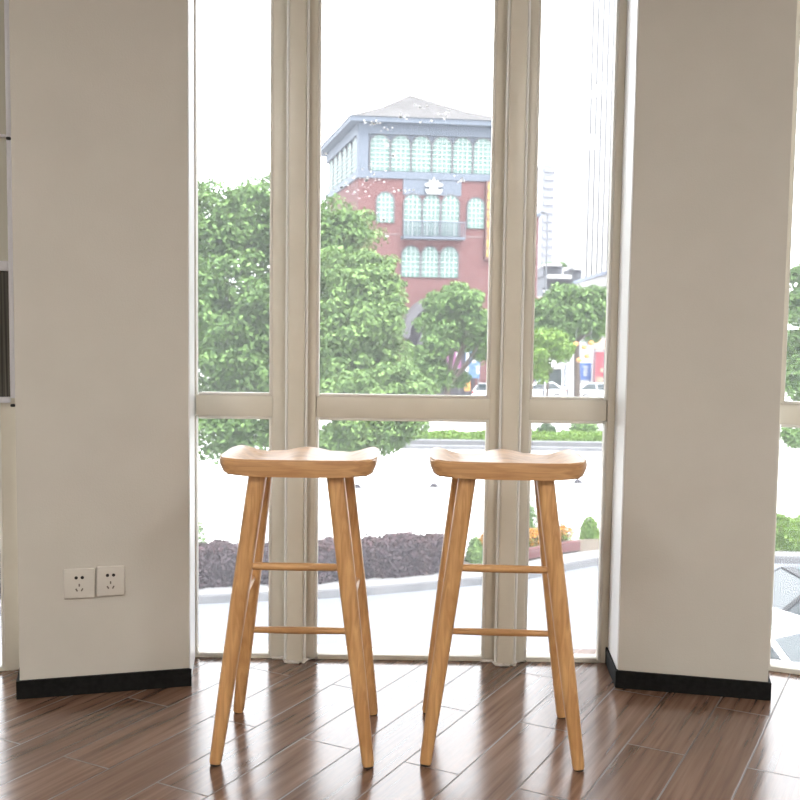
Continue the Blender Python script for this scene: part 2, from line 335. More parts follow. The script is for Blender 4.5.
# glue residue left on the centre pane where stickers were peeled off
m = MB()
def fleck(px, py, s):
    c = at(px, py, YF + .031); n = random.randint(5, 8); pts = []
    for k in range(n):
        a = 2 * math.pi * k / n; rr = s * random.uniform(.5, 1.2) * .0044; pts.append((c.x + .306 + math.cos(a) * rr * 1.3, .0302, c.z + math.sin(a) * rr))
    m.slab(pts, (0, .002, 0))
for cx, cy, n, sx_, sy_ in ((374, 123, 14, 10, 2), (387, 133, 8, 6, 8), (400, 118, 8, 8, 3), (392, 150, 8, 4, 12), (375, 178, 22, 16, 5), (402, 190, 14, 14, 3), (366, 190, 12, 8, 10), (445, 112, 5, 6, 3), (418, 106, 4, 5, 4), (460, 180, 8, 5, 3), (370, 165, 6, 6, 8), (341, 187, 7, 10, 4), (430, 122, 6, 20, 2), (326, 154, 3, 2, 1), (388, 218, 5, 12, 12)):
    for _ in range(n): fleck(random.gauss(cx, sx_ * .6), random.gauss(cy, sy_ * .6), random.uniform(.25, 1.1))
o = m.build('glue_residue', M['residue'], w2); o['kind'] = 'stuff'; o['label'] = 'white flecks of old glue on the upper pane'

# ------------------------------------------------------------------ power sockets
fa = Vector((-1.109, 2.602)); fb = Vector((-.617, 2.727)); fd = (fb - fa).normalized(); ang = math.atan2(fd.y, fd.x)
def socket(px0, px1, z, label):
    def hit(px):                      # where the pillar face is met
        d = at(px, 580, 1); t = (fa.x * fd.y - fa.y * fd.x) / (d.x * fd.y - 1 * fd.x); return Vector((d.x * t, t))
    a, b = hit(px0), hit(px1); c = (a + b) / 2; w = (b - a).length - .002
    e = tag(empty('power_socket', (c.x, c.y, z), ang), label, 'power socket', 'power sockets on the left pillar')
    MB().box((0, -.005, 0), (w, .010, .088), bevel=.003, seg=3).build('face_plate', M['socket'], e, True)
    h = MB()
    for x in (-.0085, .0085): h.tube([(x, -.006, .018), (x, -.0107, .018)], .0048, 14)
    h.build('round_pin_hole', M['hole'], e)
    h = MB(); h.box((0, -.0102, -.004), (.004, .002, .008))
    for sx_ in (-1, 1): h.box((sx_ * .0075, -.0102, -.018), (.004, .002, .009), rot=Matrix.Rotation(sx_ * R(28), 3, 'Y'))
    h.build('flat_pin_slot', M['socket_hole2'], e)
    return e
socket(63.5, 95.5, .333, 'square white power socket on the pillar, the one farther from the window')
socket(96.5, 125, .336, 'square white power socket on the pillar, the one nearer the window')

# ------------------------------------------------------------------ bar stools
def seat_mesh():
    m = MB(); NX, NY = 48, 24; a, b, th = .1965, .148, .044
    def outline_y(u):                 # front/back edge bows out a little
        return b * (1 - .05 * u * u)
    def top(u, v):
        end = max(0, (abs(u) - .55) / .45); end = end * end * (3 - 2 * end)
        z = .744 + .020 * end
        z += .012 * math.exp(-(u / .24) ** 2) * min(1, max(0, (v + 1.0) / 1.0)) * 1.0
        fr = max(0, (-v - .35) / .65); z += .018 * fr * fr * (1 - end)      # front rim sweeps up
        bk = max(0, (v - .7) / .3); z += .004 * bk * (1 - end)
        z -= .006 * math.exp(-((abs(u) - .48) / .25) ** 2) * max(0, 1 - abs(v) ** 2)
        return z
    T, B = [], []
    for j in range(NY + 1):
        v = -1 + 2 * j / NY; rt, rb = [], []
        for i in range(NX + 1):
            u = -1 + 2 * i / NX
            # superellipse rounding of corners
            k = (abs(u) ** 9 + abs(v) ** 9) ** (1 / 9) if (u or v) else 1
            mx = max(abs(u), abs(v)); f = mx / k if k else 1
            x, y = u * f * a, v * f * outline_y(u)
            rt.append(m.bm.verts.new((x, y, top(u, v))))
            zb = .762 - th - .0 + .004 * abs(u) ** 3
            rb.append(m.bm.verts.new((x * .945, y * .95, zb)))
        T.append(rt); B.append(rb)
    for j in range(NY):
        for i in range(NX):
            m.bm.faces.new((T[j][i], T[j][i + 1], T[j + 1][i + 1], T[j + 1][i])); m.bm.faces.new((B[j][i], B[j + 1][i], B[j + 1][i + 1], B[j][i + 1]))
    per = [(0, i) for i in range(NX)] + [(j, NX) for j in range(NY)] + [(NY, i) for i in range(NX, 0, -1)] + [(j, 0) for j in range(NY, 0, -1)]
    n = len(per); side = []
    mid = []
    for (j, i) in per:                # bulging side wall
        t, q = T[j][i].co, B[j][i].co; p = t.lerp(q, .42); d = Vector((p.x, p.y, 0)).normalized() * .004; mid.append(m.bm.verts.new(p + d))
    for k in range(n):
        k2 = (k + 1) % n; t0, t1 = T[per[k][0]][per[k][1]], T[per[k2][0]][per[k2][1]]; b0, b1 = B[per[k][0]][per[k][1]], B[per[k2][0]][per[k2][1]]
        e = m.bm.faces.new((t0, mid[k], mid[k2], t1)); m.bm.faces.new((mid[k], b0, b1, mid[k2]))
    m.bm.edges.ensure_lookup_table()
    rim = []
    for k in range(n):
        k2 = (k + 1) % n; ed = m.bm.edges.get((T[per[k][0]][per[k][1]], T[per[k2][0]][per[k2][1]]))
        if ed: rim.append(ed)
        ed = m.bm.edges.get((B[per[k][0]][per[k][1]], B[per[k2][0]][per[k2][1]]))
        if ed: rim.append(ed)
    bmesh.ops.bevel(m.bm, geom=rim, offset=.0045, segments=3, affect='EDGES')
    return m
def make_stool():
    t = empty('bar_stool')
    seat_mesh().build('seat', M['seat'], t, True, (.004, 0, 0))
    for sx_ in (-1, 1):
        for sy in (-1, 1):
            bot = Vector((sx_ * .190, sy * .159, .004)); topp = Vector((sx_ * (.0945 if sy < 0 else .105), sy * .092, .735))
            path = [bot.lerp(topp, k) for k in (0, .01, .25, .55, 1)]
            lg = MB().tube(path, [.0132, .0148, .0186, .0212, .0222], 20, sq=1.6).build('leg', M['leg'], t, True)
            MB().tube([bot - Vector((0, 0, .004)), bot + Vector((0, 0, .001))], .0125, 16).build('felt_pad', M['felt'], lg)
    def legat(sx_, sy, z): k = (z - .004) / .731; return Vector((sx_ * (.190 - (.0955 if sy < 0 else .085) * k), sy * (.159 - .067 * k), z))
    def rung(p, q):
        d = q - p; n = 7; pts = [p + d * (i / (n - 1)) for i in range(n)]
        MB().tube(pts, [.0085, .0092, .0098, .010, .0098, .0092, .0085], 14).build('rung', M['rung'], t, True)
    rung(legat(-1, -1, .490), legat(1, -1, .490)); rung(legat(-1, 1, .246), legat(1, 1, .246))
    rung(legat(-1, -1, .40), legat(-1, 1, .40)); rung(legat(1, -1, .40), legat(1, 1, .40))
    return t
st = make_stool(); st.location = (-.2550, 2.372, 0); st.rotation_euler.z = R(-.3)
tag(st, 'pale wooden saddle-seat bar stool standing nearer the pillar with the power sockets', 'bar stool', 'bar stools in front of the window')
s2 = copy_tree(st); s2.location = (.2725, 2.379, 0); s2.rotation_euler.z = R(-2.5)
s2['label'] = 'pale wooden saddle-seat bar stool, slightly turned, standing farther from the power sockets'

# ------------------------------------------------------------------ fill panels added to brighten the room, unseen behind the viewer
def fill_panel(x, y, label):
    e = tag(empty('fill_panel', (x, y, CEIL)), label, 'fill light', 'added fill panels')
    f = MB()
    for sx_, sy, w, d in ((0, .31, .64, .02), (0, -.31, .64, .02), (.31, 0, .02, .6), (-.31, 0, .02, .6)): f.box((sx_, sy, -.015), (w, d, .028))
    f.build('frame', M['whiteframe'], e); MB().box((0, 0, -.012), (.6, .6, .016)).build('fill_glow', M['lamp'], e)
for x in (-1.6, 1.6):
    for y in (-2.2, -.4): fill_panel(x, y, 'added square fill panel on the ceiling %s, %s' % ('left of the room centre' if x < 0 else 'right of the room centre', 'close to the back wall' if y < -1 else 'halfway to the window'))

# ================================================================== OUTSIDE
G = -4.2
struct(MB().box((0, 260, G - .1), (700, 514, .2)).build('ground', M['plaza']))
kp = [(-14, 15.4), (-8, 16.4), (-3.82, 17.48), (-1.34, 18.0), (1.53, 19.03), (2.9, 19.7), (4.7, 21.0), (6.4, 21.4), (9.4, 21.35), (16, 21.2)]
def smooth_path(p, n=5):
    out = []
    for i in range(len(p) - 1):
        p0, p1, p2, p3 = (Vector(p[max(0, min(len(p) - 1, j))]) for j in (i - 1, i, i + 1, i + 2))
        for k in range(n):
            t = k / n; out.append(.5 * ((2 * p1) + (p2 - p0) * t + (2 * p0 - 5 * p1 + 4 * p2 - p3) * t * t + (3 * p1 - p0 - 3 * p2 + p3) * t ** 3))
    out.append(Vector(p[-1])); return out
KP = smooth_path(kp)
def offs(path, d):
    o = []
    for i, p in enumerate(path):
        t = (path[min(i + 1, len(path) - 1)] - path[max(i - 1, 0)]).normalized(); o.append(p + Vector((-t.y, t.x)) * d)
    return o
def ribbon(m, A, B, z0, z1):
    rings = [[(a.x, a.y, z0), (b.x, b.y, z0), (b.x, b.y, z1), (a.x, a.y, z1)] for a, b in zip(A, B)]; m.loft(rings); return m
road = MB(); road.prism([(-14, 4.2), (16, 4.2)] + [(p.x, p.y) for p in KP[::-1]], G, G + .02)
struct(road.build('road', M['road']))
k = MB(); ribbon(k, KP, offs(KP, .28), G, G + .17)
kerb = struct(k.build('kerb', M['kerb']))
k = MB(); ribbon(k, offs(KP, .02), offs(KP, .62), G + .17, G + .20); struct(k.build('kerb_coping', M['kerbtop']))
k = MB(); ribbon(k, offs(KP[:-1], .62), offs(KP[:-1], 1.9), G, G + .16); struct(k.build('planting_bed', M['soil']))

# ---- leaves
def leaf_mesh(name, cen, nrm, size, m, parent=None, aspect=.5):
    n = len(cen); t = rng.normal(size=(n, 3)); t -= nrm * (t * nrm).sum(1)[:, None]; t /= np.linalg.norm(t, axis=1)[:, None] + 1e-9
    b = np.cross(nrm, t); s = size[:, None]
    V = np.empty((n, 4, 3)); fold = nrm * s * .12
    V[:, 0] = cen - t * s * .5; V[:, 1] = cen + b * s * aspect * .5 + fold; V[:, 2] = cen + t * s * .5; V[:, 3] = cen - b * s * aspect * .5 + fold
    me = bpy.data.meshes.new(name); me.vertices.add(n * 4); me.vertices.foreach_set('co', V.ravel())
    i = np.arange(n)[:, None] * 4; F = np.concatenate([i + np.array([[0, 1, 2]]), i + np.array([[0, 2, 3]])], 1).ravel()
    me.loops.add(n * 6); me.loops.foreach_set('vertex_index', F.astype(np.int32))
    me.polygons.add(n * 2); me.polygons.foreach_set('loop_start', np.arange(0, n * 6, 3, dtype=np.int32)); me.polygons.foreach_set('loop_total', np.full(n * 2, 3, dtype=np.int32))
    me.update(calc_edges=True); me.materials.append(m)
    o = bpy.data.objects.new(name, me); COL.objects.link(o)
    if parent: o.parent = parent
    return o
def unit(n):
    v = rng.normal(size=(n, 3)); return v / np.linalg.norm(v, axis=1)[:, None]
def crown_points(lobes, n, clump=.45, squash=.75):
    L = np.array([l[:3] for l in lobes], float); Rr = np.array([l[3] for l in lobes]); w = Rr ** 2 / (Rr ** 2).sum()
    C, CR = [], []
    for l, r, wi in zip(L, Rr, w):
        nc = max(6, int(11 * (r / clump) ** 2 * .85)); d = unit(nc); rad = r * rng.uniform(.55, 1.02, nc)
        C.append(l + d * rad[:, None] * np.array([1, 1, .92])); CR.append(clump * rng.uniform(.6, 1.25, nc))
    C = np.concatenate(C); CR = np.concatenate(CR); i = rng.choice(len(C), n, p=CR ** 2 / (CR ** 2).sum())
    d = unit(n); d[:, 2] = np.where(rng.random(n) < .55, np.abs(d[:, 2]), d[:, 2])
    p = C[i] + d * (CR[i] * rng.uniform(.6, 1.05, n))[:, None] * np.array([1, 1, squash])
    nr = d * .8 + unit(n) * .6 + np.array([0, 0, .35]); nr /= np.linalg.norm(nr, axis=1)[:, None]
    return p, nr
def tree(name, base, lobes_px, Y, label, cat='tree', n=20000, leafsize=.17, m='leaf', clump=.45, trunk_r=.16, group=None):
    """lobes_px: (px, py, radius in px, depth offset) turned into metres at distance Y"""
    root = tag(empty(name, base), label, cat, group); b = Vector(base); lob = []
    for x, y, r, dy in lobes_px:
        p = at(x, y, Y + dy) - b; lob.append((p.x, p.y, p.z, r * (Y + dy) / FPX))
    P, N = crown_points(lob, n, clump)
    P[:, 2] = np.maximum(P[:, 2], .15)
    leaf_mesh('foliage', P, N, rng.uniform(.7, 1.25, n) * leafsize, M[m], root)
    zs = min(l[2] - l[3] * .5 for l in lob); zs = max(.3, zs); cx = sum(l[0] for l in lob) / len(lob) * .3; cy = sum(l[1] for l in lob) / len(lob) * .3
    t = MB().tube([(0, 0, 0), (cx * .3, cy * .3, zs * .5), (cx, cy, zs), (cx * 1.4, cy * 1.4, zs + .8)], [trunk_r * 1.25, trunk_r, trunk_r * .9, trunk_r * .6], 10).build('trunk', M['trunk'], root, True)
    for l in lob:
        mid = Vector((l[0] * .5 + cx * .5, l[1] * .5 + cy * .5, (l[2] + zs) / 2 - .1))
        MB().tube([(cx, cy, zs), mid, (l[0], l[1], l[2])], [trunk_r * .6, trunk_r * .42, trunk_r * .12], 7).build('branch', M['trunk'], root, True)
    return root
def gnd(x, y): return (x, y, G)
# the big broad tree across left and centre panes
tree('broadleaf_tree', gnd(-3.25, 27), [(208, 232, 46, 0), (240, 222, 40, -.2), (272, 218, 40, -.5), (190, 300, 45, .3), (238, 300, 52, -1), (210, 380, 44, -.4), (262, 370, 45, -.8), (300, 260, 50, 0), (235, 345, 44, -1.2), (334, 240, 42, .8), (300, 340, 55, 0), (215, 432, 34, -1.2), (255, 425, 30, -1.2), (335, 300, 36, 1.2)], 27,
     'tallest dense green tree, filling the left pane and the middle pane left edge', n=74000, leafsize=.17, clump=.42, trunk_r=.2)
tree('round_tree', gnd(-1.47, 24), [(362, 290, 26, 0), (376, 318, 28, -.2), (350, 325, 34, -.3), (378, 348, 26, 0), (345, 372, 30, -.3), (378, 280, 22, .4), (350, 268, 26, .3)], 24,
     'lighter green tree with a rounded crown rising in front of the red brick building', n=38000, leafsize=.15, m='leafpale', clump=.32, trunk_r=.13)
tree('small_tree', gnd(-1.34, 21.5), [(370, 392, 26, 0), (398, 388, 26, 0), (422, 392, 14, .3), (345, 398, 22, 0), (355, 432, 22, -.2), (388, 428, 23, 0), (410, 420, 15, 0), (335, 438, 14, 0)], 21.5,
     'low yellow-green tree in front of the round tree, showing above and below the window crossbar', n=26000, leafsize=.14, m='leafpale', clump=.3, trunk_r=.08)
tree('spreading_tree', gnd(3.05, 62), [(440, 303, 12, 0), (460, 300, 13, 0), (474, 306, 11, 0), (432, 326, 11, 0), (452, 326, 13, 0), (474, 322, 12, 0), (486, 335, 10, 0), (464, 340, 11, 1), (438, 346, 12, 0), (480, 350, 9, 1), (456, 380, 8, 2), (425, 362, 14, 0), (440, 375, 10, 0)], 62,
     'flat-topped tree standing before the entrance arch of the brick building', n=17000, leafsize=.34, m='leaf', clump=.62, trunk_r=.22)
tree('street_tree', gnd(11.2, 58), [(545, 312, 16, 0), (565, 305, 18, 0), (590, 303, 17, 0), (560, 330, 17, 0), (592, 325, 17, 1), (577, 318, 18, 0), (541, 335, 12, 0), (605, 318, 14, 0)], 58,
     'dark green street tree with orange lanterns hung below, seen in the right pane', n=20000, leafsize=.32, m='leaf', clump=.6, trunk_r=.2)
tree('young_tree', gnd(8.0, 50), [(545, 340, 10, 0), (540, 355, 9, 0), (563, 352, 8, 0), (556, 342, 9, 0), (541, 372, 7, 0)], 50,
     'small bright green tree in front of the street tree, beside the blue boards', n=9000, leafsize=.26, m='limeleaf', clump=.5, trunk_r=.08)
tree('garden_tree', gnd(14.3, 30), [(803, 310, 22, 0), (806, 350, 22, 0), (800, 380, 14, 0), (801, 436, 12, -.5), (812, 280, 16, 0)], 30,
     'green tree at the far right edge, beyond the right-hand pillar', n=14000, leafsize=.18, m='leaf', clump=.4, trunk_r=.14)

# ---- hedges
def hedge(name, path, width, z0, h, label, n, leafsize, m, cat='hedge', top_m=None, lump=.08, group=None):
    root = tag(empty(name, (path[0].x, path[0].y, z0)), label, cat, group); base = Vector((path[0].x, path[0].y))
    seg = np.array([(p.x, p.y) for p in path]) - np.array(base); d = np.diff(seg, axis=0); ln = np.linalg.norm(d, axis=1); cum = np.concatenate([[0], np.cumsum(ln)])
    def pts(k, topside):
        s = rng.random(k) * cum[-1]; i = np.clip(np.searchsorted(cum, s) - 1, 0, len(ln) - 1); t = (s - cum[i]) / ln[i]
        c = seg[i] + d[i] * t[:, None]; nn = np.stack([-d[i][:, 1], d[i][:, 0]], 1) / ln[i][:, None]
        face = rng.random(k); top = (face < .4) if not topside else np.ones(k, bool)
        front = rng.random(k) < .6
        q = np.where(top, rng.random(k), np.where(front, 0., 1.)); zz = np.where(top, 1., rng.random(k))
        rnd = .16 * (zz > .8) * (zz - .8) / .2
        q = q * (1 - 2 * rnd) + rnd
        wob = lump * (np.sin(s * 3.1) + np.sin(s * 7.7 + zz * 3) * .6 + np.sin(s * 13.3 + zz * 8) * .4)
        xy = c + nn * (q * width + wob * np.where(top, 0, np.where(front, -1, 1)))[:, None]
        z = zz * h + np.where(top, wob + rng.normal(0, lump * .3, k) - .1 * h * (np.abs(q - .5) > .42), 0)
        P = np.concatenate([xy, z[:, None]], 1) + rng.normal(0, leafsize * .35, (k, 3)); P[:, 2] = np.maximum(P[:, 2], .01)
        N = np.where(top[:, None], np.array([[0, 0, 1.]]), np.concatenate([nn * np.where(front, -1, 1)[:, None], np.zeros((k, 1))], 1)) + unit(k) * .9
        return P, N / np.linalg.norm(N, axis=1)[:, None]
    # woody core
    A = [Vector(p) for p in path]; rings = [[(a.x - base.x, a.y - base.y, 0.0), (b.x - base.x, b.y - base.y, 0.0), (b.x - base.x, b.y - base.y, h * .86), (a.x - base.x, a.y - base.y, h * .86)] for a, b in zip(offs(A, width * .14), offs(A, width * .86))]
    MB().loft(rings).build('twigs', M['soil'], root)
    P, N = pts(n, False); leaf_mesh('foliage', P, N, rng.uniform(.7, 1.3, n) * leafsize, M[m], root, .6)
    if top_m: P, N = pts(n // 3, True); leaf_mesh('young_tips', P, N, rng.uniform(.7, 1.3, n // 3) * leafsize, M[top_m], root, .6)
    return root
hp = [p for p in offs(KP, .55) if -9 < p.x < 1.35]
hedge('clipped_hedge', hp, 1.0, G + .16, .66, 'long dark purple clipped hedge behind the grey kerb', 52000, .085, 'hedgeleaf', top_m='hedgetop', lump=.045)
hg = [p for p in offs(KP, .6) if 8.2 < p.x < 14]
hedge('clipped_hedge', hg, .9, G + .16, .70, 'bright green clipped hedge seen past the right-hand pillar', 16000, .09, 'limeleaf')
hedge('clipped_hedge', [Vector((-2, 44.9)), Vector((6, 45.3)), Vector((13, 45.9))], 1.2, G, .38, 'thin lime-green hedge strip across the far side of the white paving', 18000, .16, 'limeleaf', lump=.05)
# flower bed with low brick edging
fpth = [p for p in offs(KP, .75) if 2.15 < p.x < 4.4]
e = tag(empty('flower_bed', (fpth[0].x, fpth[0].y, G + .2)), 'flower bed of orange blooms inside low red brick edging', 'flower bed')
bx0 = Vector((fpth[0].x, fpth[0].y)); rel = [Vector(p) - bx0 for p in fpth]
mm = MB(); ribbon(mm, rel, offs(rel, .16), 0, .22); mm.build('brick_edging', M['brick'], e)
mm = MB(); ribbon(mm, offs(rel, .16), offs(rel, 1.1), 0, .16); mm.build('soil', M['soil'], e)
def scatter(k, z0, z1, ofs0, ofs1):
    i = rng.integers(0, len(rel) - 1, k); t = rng.random(k)[:, None]; r_ = np.array([(p.x, p.y) for p in rel])
    c = r_[i] * (1 - t) + r_[i + 1] * t; dd = r_[i + 1] - r_[i]; nn = np.stack([-dd[:, 1], dd[:, 0]], 1) / np.linalg.norm(dd, axis=1)[:, None]
    bump = .5 + .5 * np.sin(c[:, 0] * 4.) ** 2
    return np.concatenate([c + nn * rng.uniform(ofs0, ofs1, k)[:, None], (z0 + (z1 - z0) * rng.random(k) * bump)[:, None]], 1)
def upn(k): v_ = unit(k) * .9 + np.array([0, -.2, .7]); return v_ / np.linalg.norm(v_, axis=1)[:, None]
P = scatter(3500, .16, .42, .2, 1.05); tag(leaf_mesh('leaves', P, upn(3500), rng.uniform(.05, .1, 3500), M['limeleaf'], e), kind='stuff')
P = scatter(4000, .22, .55, .2, 1.0); tag(leaf_mesh('blooms', P, upn(4000), rng.uniform(.05, .085, 4000), M['flower'], e, .9), kind='stuff')
def bush(name, x, y, z, r, h, label, m, n=2500, leafsize=.09, cat='shrub', group=None):
    root = tag(empty(name, (x, y, z)), label, cat, group); d = unit(n); d[:, 2] = np.abs(d[:, 2]) * 1
    P = d * rng.uniform(.5, 1.0, n)[:, None] * np.array([r, r, h]); P += rng.normal(0, .05 * r, (n, 3)); P[:, 2] = np.maximum(P[:, 2], .01)
    N = d + unit(n) * .7; leaf_mesh('foliage', P, N / np.linalg.norm(N, axis=1)[:, None], rng.uniform(.7, 1.3, n) * leafsize, M[m], root)
    t = MB()
    for k_ in range(5):
        a = k_ * 1.3; t.tube([(0.02 * math.cos(a), .02 * math.sin(a), 0), (r * .4 * math.cos(a), r * .4 * math.sin(a), h * .7)], [.02, .006], 6)
    t.build('stem', M['trunk'], root); return root
bush('shrub', 3.2, 23.3, G, .42, 1.35, 'upright green shrub at the near end of the orange flower bed', 'leaf')
bush('shrub', 5.0, 23.7, G, .26, .62, 'small pale green shrub at the right end of the orange flower bed', 'limeleaf')
bush('shrub', 1.75, 20.6, G + .1, .20, .62, 'low green shrub ending the dark purple hedge', 'leafpale')
bush('shrub', -4.75, 20.2, G + .1, .5, 1.55, 'green shrub rising behind the purple hedge beside the left pillar', 'leaf')
bush('shrub', 7.6, 47.5, G, .6, .85, 'round green shrub behind the lime hedge, next to the window post', 'leafgrey', 1800, .16)
bush('shrub', 9.7, 48, G, .9, 1.1, 'wider round green shrub behind the lime hedge in the right pane', 'leaf', 2500, .18)
# low double step in front of the far lime hedge
m = MB(); m.box((5.5, 42.6, G + .08), (17, .5, .16)); m.box((5.5, 43.3, G + .17), (17, .5, .34)); struct(m.build('low_step', M['kerb']))
# small domed markers on the white paving
mk = None
for px, py, lab in ((357, 488, 'small grey domed marker on the white paving beside the left stool'), (434, 487, 'small grey domed marker on the white paving just left of the right stool'), (578, 483, 'small grey domed marker on the white paving seen in the right pane')):
    d = at(px, py, 1) - Vector((0, 0, EYE)); t = (G - EYE) / d.z; x, y = d.x * t, d.y * t
    e = tag(empty('ground_marker', (x, y, G)), lab, 'ground marker', 'domed markers on the paving')
    MB().tube([(0, 0, 0), (0, 0, .03)], [.20, .19], 16).build('base', M['kerb'], e, True)
    MB().tube([(0, 0, .03), (0, 0, .10), (0, 0, .15)], [.15, .11, .01], 14).build('dome', M['darkhole'], e, True)
# leaning stake by the kerb
tag(MB().tube([(-.63, 18.28, G + .02), (-.66, 18.34, G + .3), (-.83, 18.42, G + .55)], .015, 6).build('stake', M['paper']), 'thin bent white stake leaning at the kerb before the purple hedge', 'stake')

# ------------------------------------------------------------------ red brick building
Z0 = G; OB = at(358, 250, 78); OB = Vector((OB.x, 78, 0)); yaw, lat = R(6), R(15.3)
fu = Vector((math.cos(yaw), math.sin(yaw), 0)); fv = Vector((-math.sin(lat), math.cos(lat), 0)); WB, LBd = 12.3, 14.4
bd = tag(empty('brick_building', (OB.x, OB.y, Z0)), 'red brick building with teal arched windows and a grey hipped roof', 'building')
def q(u, v_, z): p = fu * u + fv * v_; return Vector((p.x, p.y, z - Z0))     # local to bd
def zz(py, px=430, Y=78.7): return at(px, py, Y).z
def block(m, u0, u1, v0, v1, z0, z1):
    m.loft([[q(u0, v0, z0), q(u1, v0, z0), q(u1, v1, z0), q(u0, v1, z0)], [q(u0, v0, z1), q(u1, v0, z1), q(u1, v1, z1), q(u0, v1, z1)]]); return m
zc1, zc0, zw0, zw1, ze = zz(173), zz(180), zz(173), zz(137), zz(126)
block(MB(), 0, WB, 0, LBd, Z0, zc0).build('brick_wall', M['brick'], bd)
m = MB(); block(m, -.15, WB + .15, -.15, LBd + .15, zc0, zc1); block(m, .15, WB - .15, .15, LBd - .15, zc1, ze); 
block(m, -.1, WB + .1, -.1, LBd + .1, zz(136), ze)
for u0_ in (-.1, WB - .8): block(m, u0_, u0_ + .85, -.12, .6, zc1, ze)
m.build('upper_storey', M['bluegrey'], bd)
m = MB(); block(m, -.9, WB + .9, -.9, LBd + .9, ze, zz(121)); m.build('eaves', M['bluegrey'], bd)
ap = q(WB / 2, LBd / 2, 0); ap.z = at(413, 95, 85.6).z - Z0
m = MB(); zt = zz(121); base = [q(-1, -1, zt), q(WB + 1, -1, zt), q(WB + 1, LBd + 1, zt), q(-1, LBd + 1, zt)]
vs = [m.bm.verts.new(p) for p in base]; mid = [m.bm.verts.new(Vector(p).lerp(ap, .5) - Vector((0, 0, .25))) for p in base]; a_ = m.bm.verts.new(ap); m.bm.faces.new(vs[::-1])
for i in range(4): m.bm.faces.new((vs[i], vs[(i + 1) % 4], mid[(i + 1) % 4], mid[i])); m.bm.faces.new((mid[i], mid[(i + 1) % 4], a_))
m.build('roof', M['slate'], bd)
def arch_pts(w, h, n=10): return [(-w / 2, 0), (w / 2, 0)] + [(w / 2 * math.cos(math.pi * k / n), h - w / 2 + w / 2 * math.sin(math.pi * k / n)) for k in range(n + 1)]
def arch_window(origin, du, out, w, h, bars_u=3, bars_z=7):
    """origin: bottom centre; du: along wall; out: outward unit"""
    def P3(x, z, o): return origin + du * x + Vector((0, 0, z)) + out * o
    fr = MB(); pts = arch_pts(w, h); outer = arch_pts(w + .22, h + .11)
    outer = [(x, z - .0 if z > 0 else z - .0) for x, z in outer]
    n = len(pts)
    for i in range(n):
        a, b = pts[i], pts[(i + 1) % n]; c, d = outer[i], outer[(i + 1) % n]
        va = [fr.bm.verts.new(P3(*p, o)) for p, o in ((a, .12), (b, .12), (d, .12), (c, .12))]; fr.bm.faces.new(va)
        vb = [fr.bm.verts.new(P3(*p, o)) for p, o in ((c, .12), (d, .12), (d, 0), (c, 0))]; fr.bm.faces.new(vb)
        vc = [fr.bm.verts.new(P3(*p, o)) for p, o in ((a, .12), (b, .12), (b, 0), (a, 0))]; fr.bm.faces.new(vc)
    f = fr.build('window', M['greystone'], bd)
    pn = MB(); pn.slab([P3(x, z, .04) for x, z in pts], out * .03); pn.build('pane', M['teal'], f)
    br = MB(); t = .085
    for k_ in range(1, bars_u + 1):
        x = -w / 2 + w * k_ / (bars_u + 1); hh = h - w / 2 + math.sqrt(max(0, (w / 2) ** 2 - x * x))
        br.slab([P3(x - t / 2, 0, .07), P3(x + t / 2, 0, .07), P3(x + t / 2, hh, .07), P3(x - t / 2, hh, .07)], out * .03)
    for k_ in range(1, bars_z + 1):
        z = h * k_ / (bars_z + 1); hw = w / 2 if z < h - w / 2 else math.sqrt(max(0, (w / 2) ** 2 - (z - h + w / 2) ** 2))
        br.slab([P3(-hw, z - t / 2, .07), P3(hw, z - t / 2, .07), P3(hw, z + t / 2, .07), P3(-hw, z + t / 2, .07)], out * .03)
    br.build('glazing_bar', M['palewin'], f)
of = Vector((fu.y, -fu.x, 0)); ol = Vector((-fv.y, fv.x, 0))
def upx(px): return (px - 358) / 142 * WB
def front_win(x0, x1, y0, y1, **kw):
    u = upx((x0 + x1) / 2); w = upx(x1) - upx(x0); o = q(u, 0, zz(y1)); arch_window(o, fu, of, w, zz(y0) - zz(y1), **kw)
for k_ in range(6): 
    u0_ = .9 + (WB - 1.8) * (k_ + .5) / 6; arch_window(q(u0_, .13, zw0 + .05) , fu, of, 1.56, zw1 - zw0 - .02)
for x0, x1 in ((402.5, 419), (421, 437), (439.5, 456)): front_win(x0, x1, 195, 236)
for x0, x1 in ((401, 418), (420.5, 436.5), (439, 456)): front_win(x0, x1, 247, 277.5, bars_z=5)
front_win(376, 392, 194, 224, bars_z=5); front_win(465, 481, 197, 227.5, bars_z=5)
for k_ in range(6): arch_window(q(.13, .9 + (LBd - 1.8) * (k_ + .5) / 6, zw0 + .05), fv, ol, 1.9, zw1 - zw0 - .02)
m = MB(); block(m, upx(401), upx(458), -.08, 0, zz(195.5), zc0); m.build('blue_panel', M['bluegrey'], bd)
m = MB()   # balcony: floor slab, rail and balusters
block(m, upx(399.5), upx(460), -.9, 0, zz(240), zz(237.5)); block(m, upx(399.5), upx(460), -.92, -.84, zz(223.5), zz(222.5))
for k_ in range(26): u = upx(400) + (upx(459.5) - upx(400)) * k_ / 25; block(m, u - .03, u + .03, -.9, -.85, zz(238), zz(223))
m.build('balcony', M['bluegrey'], bd)
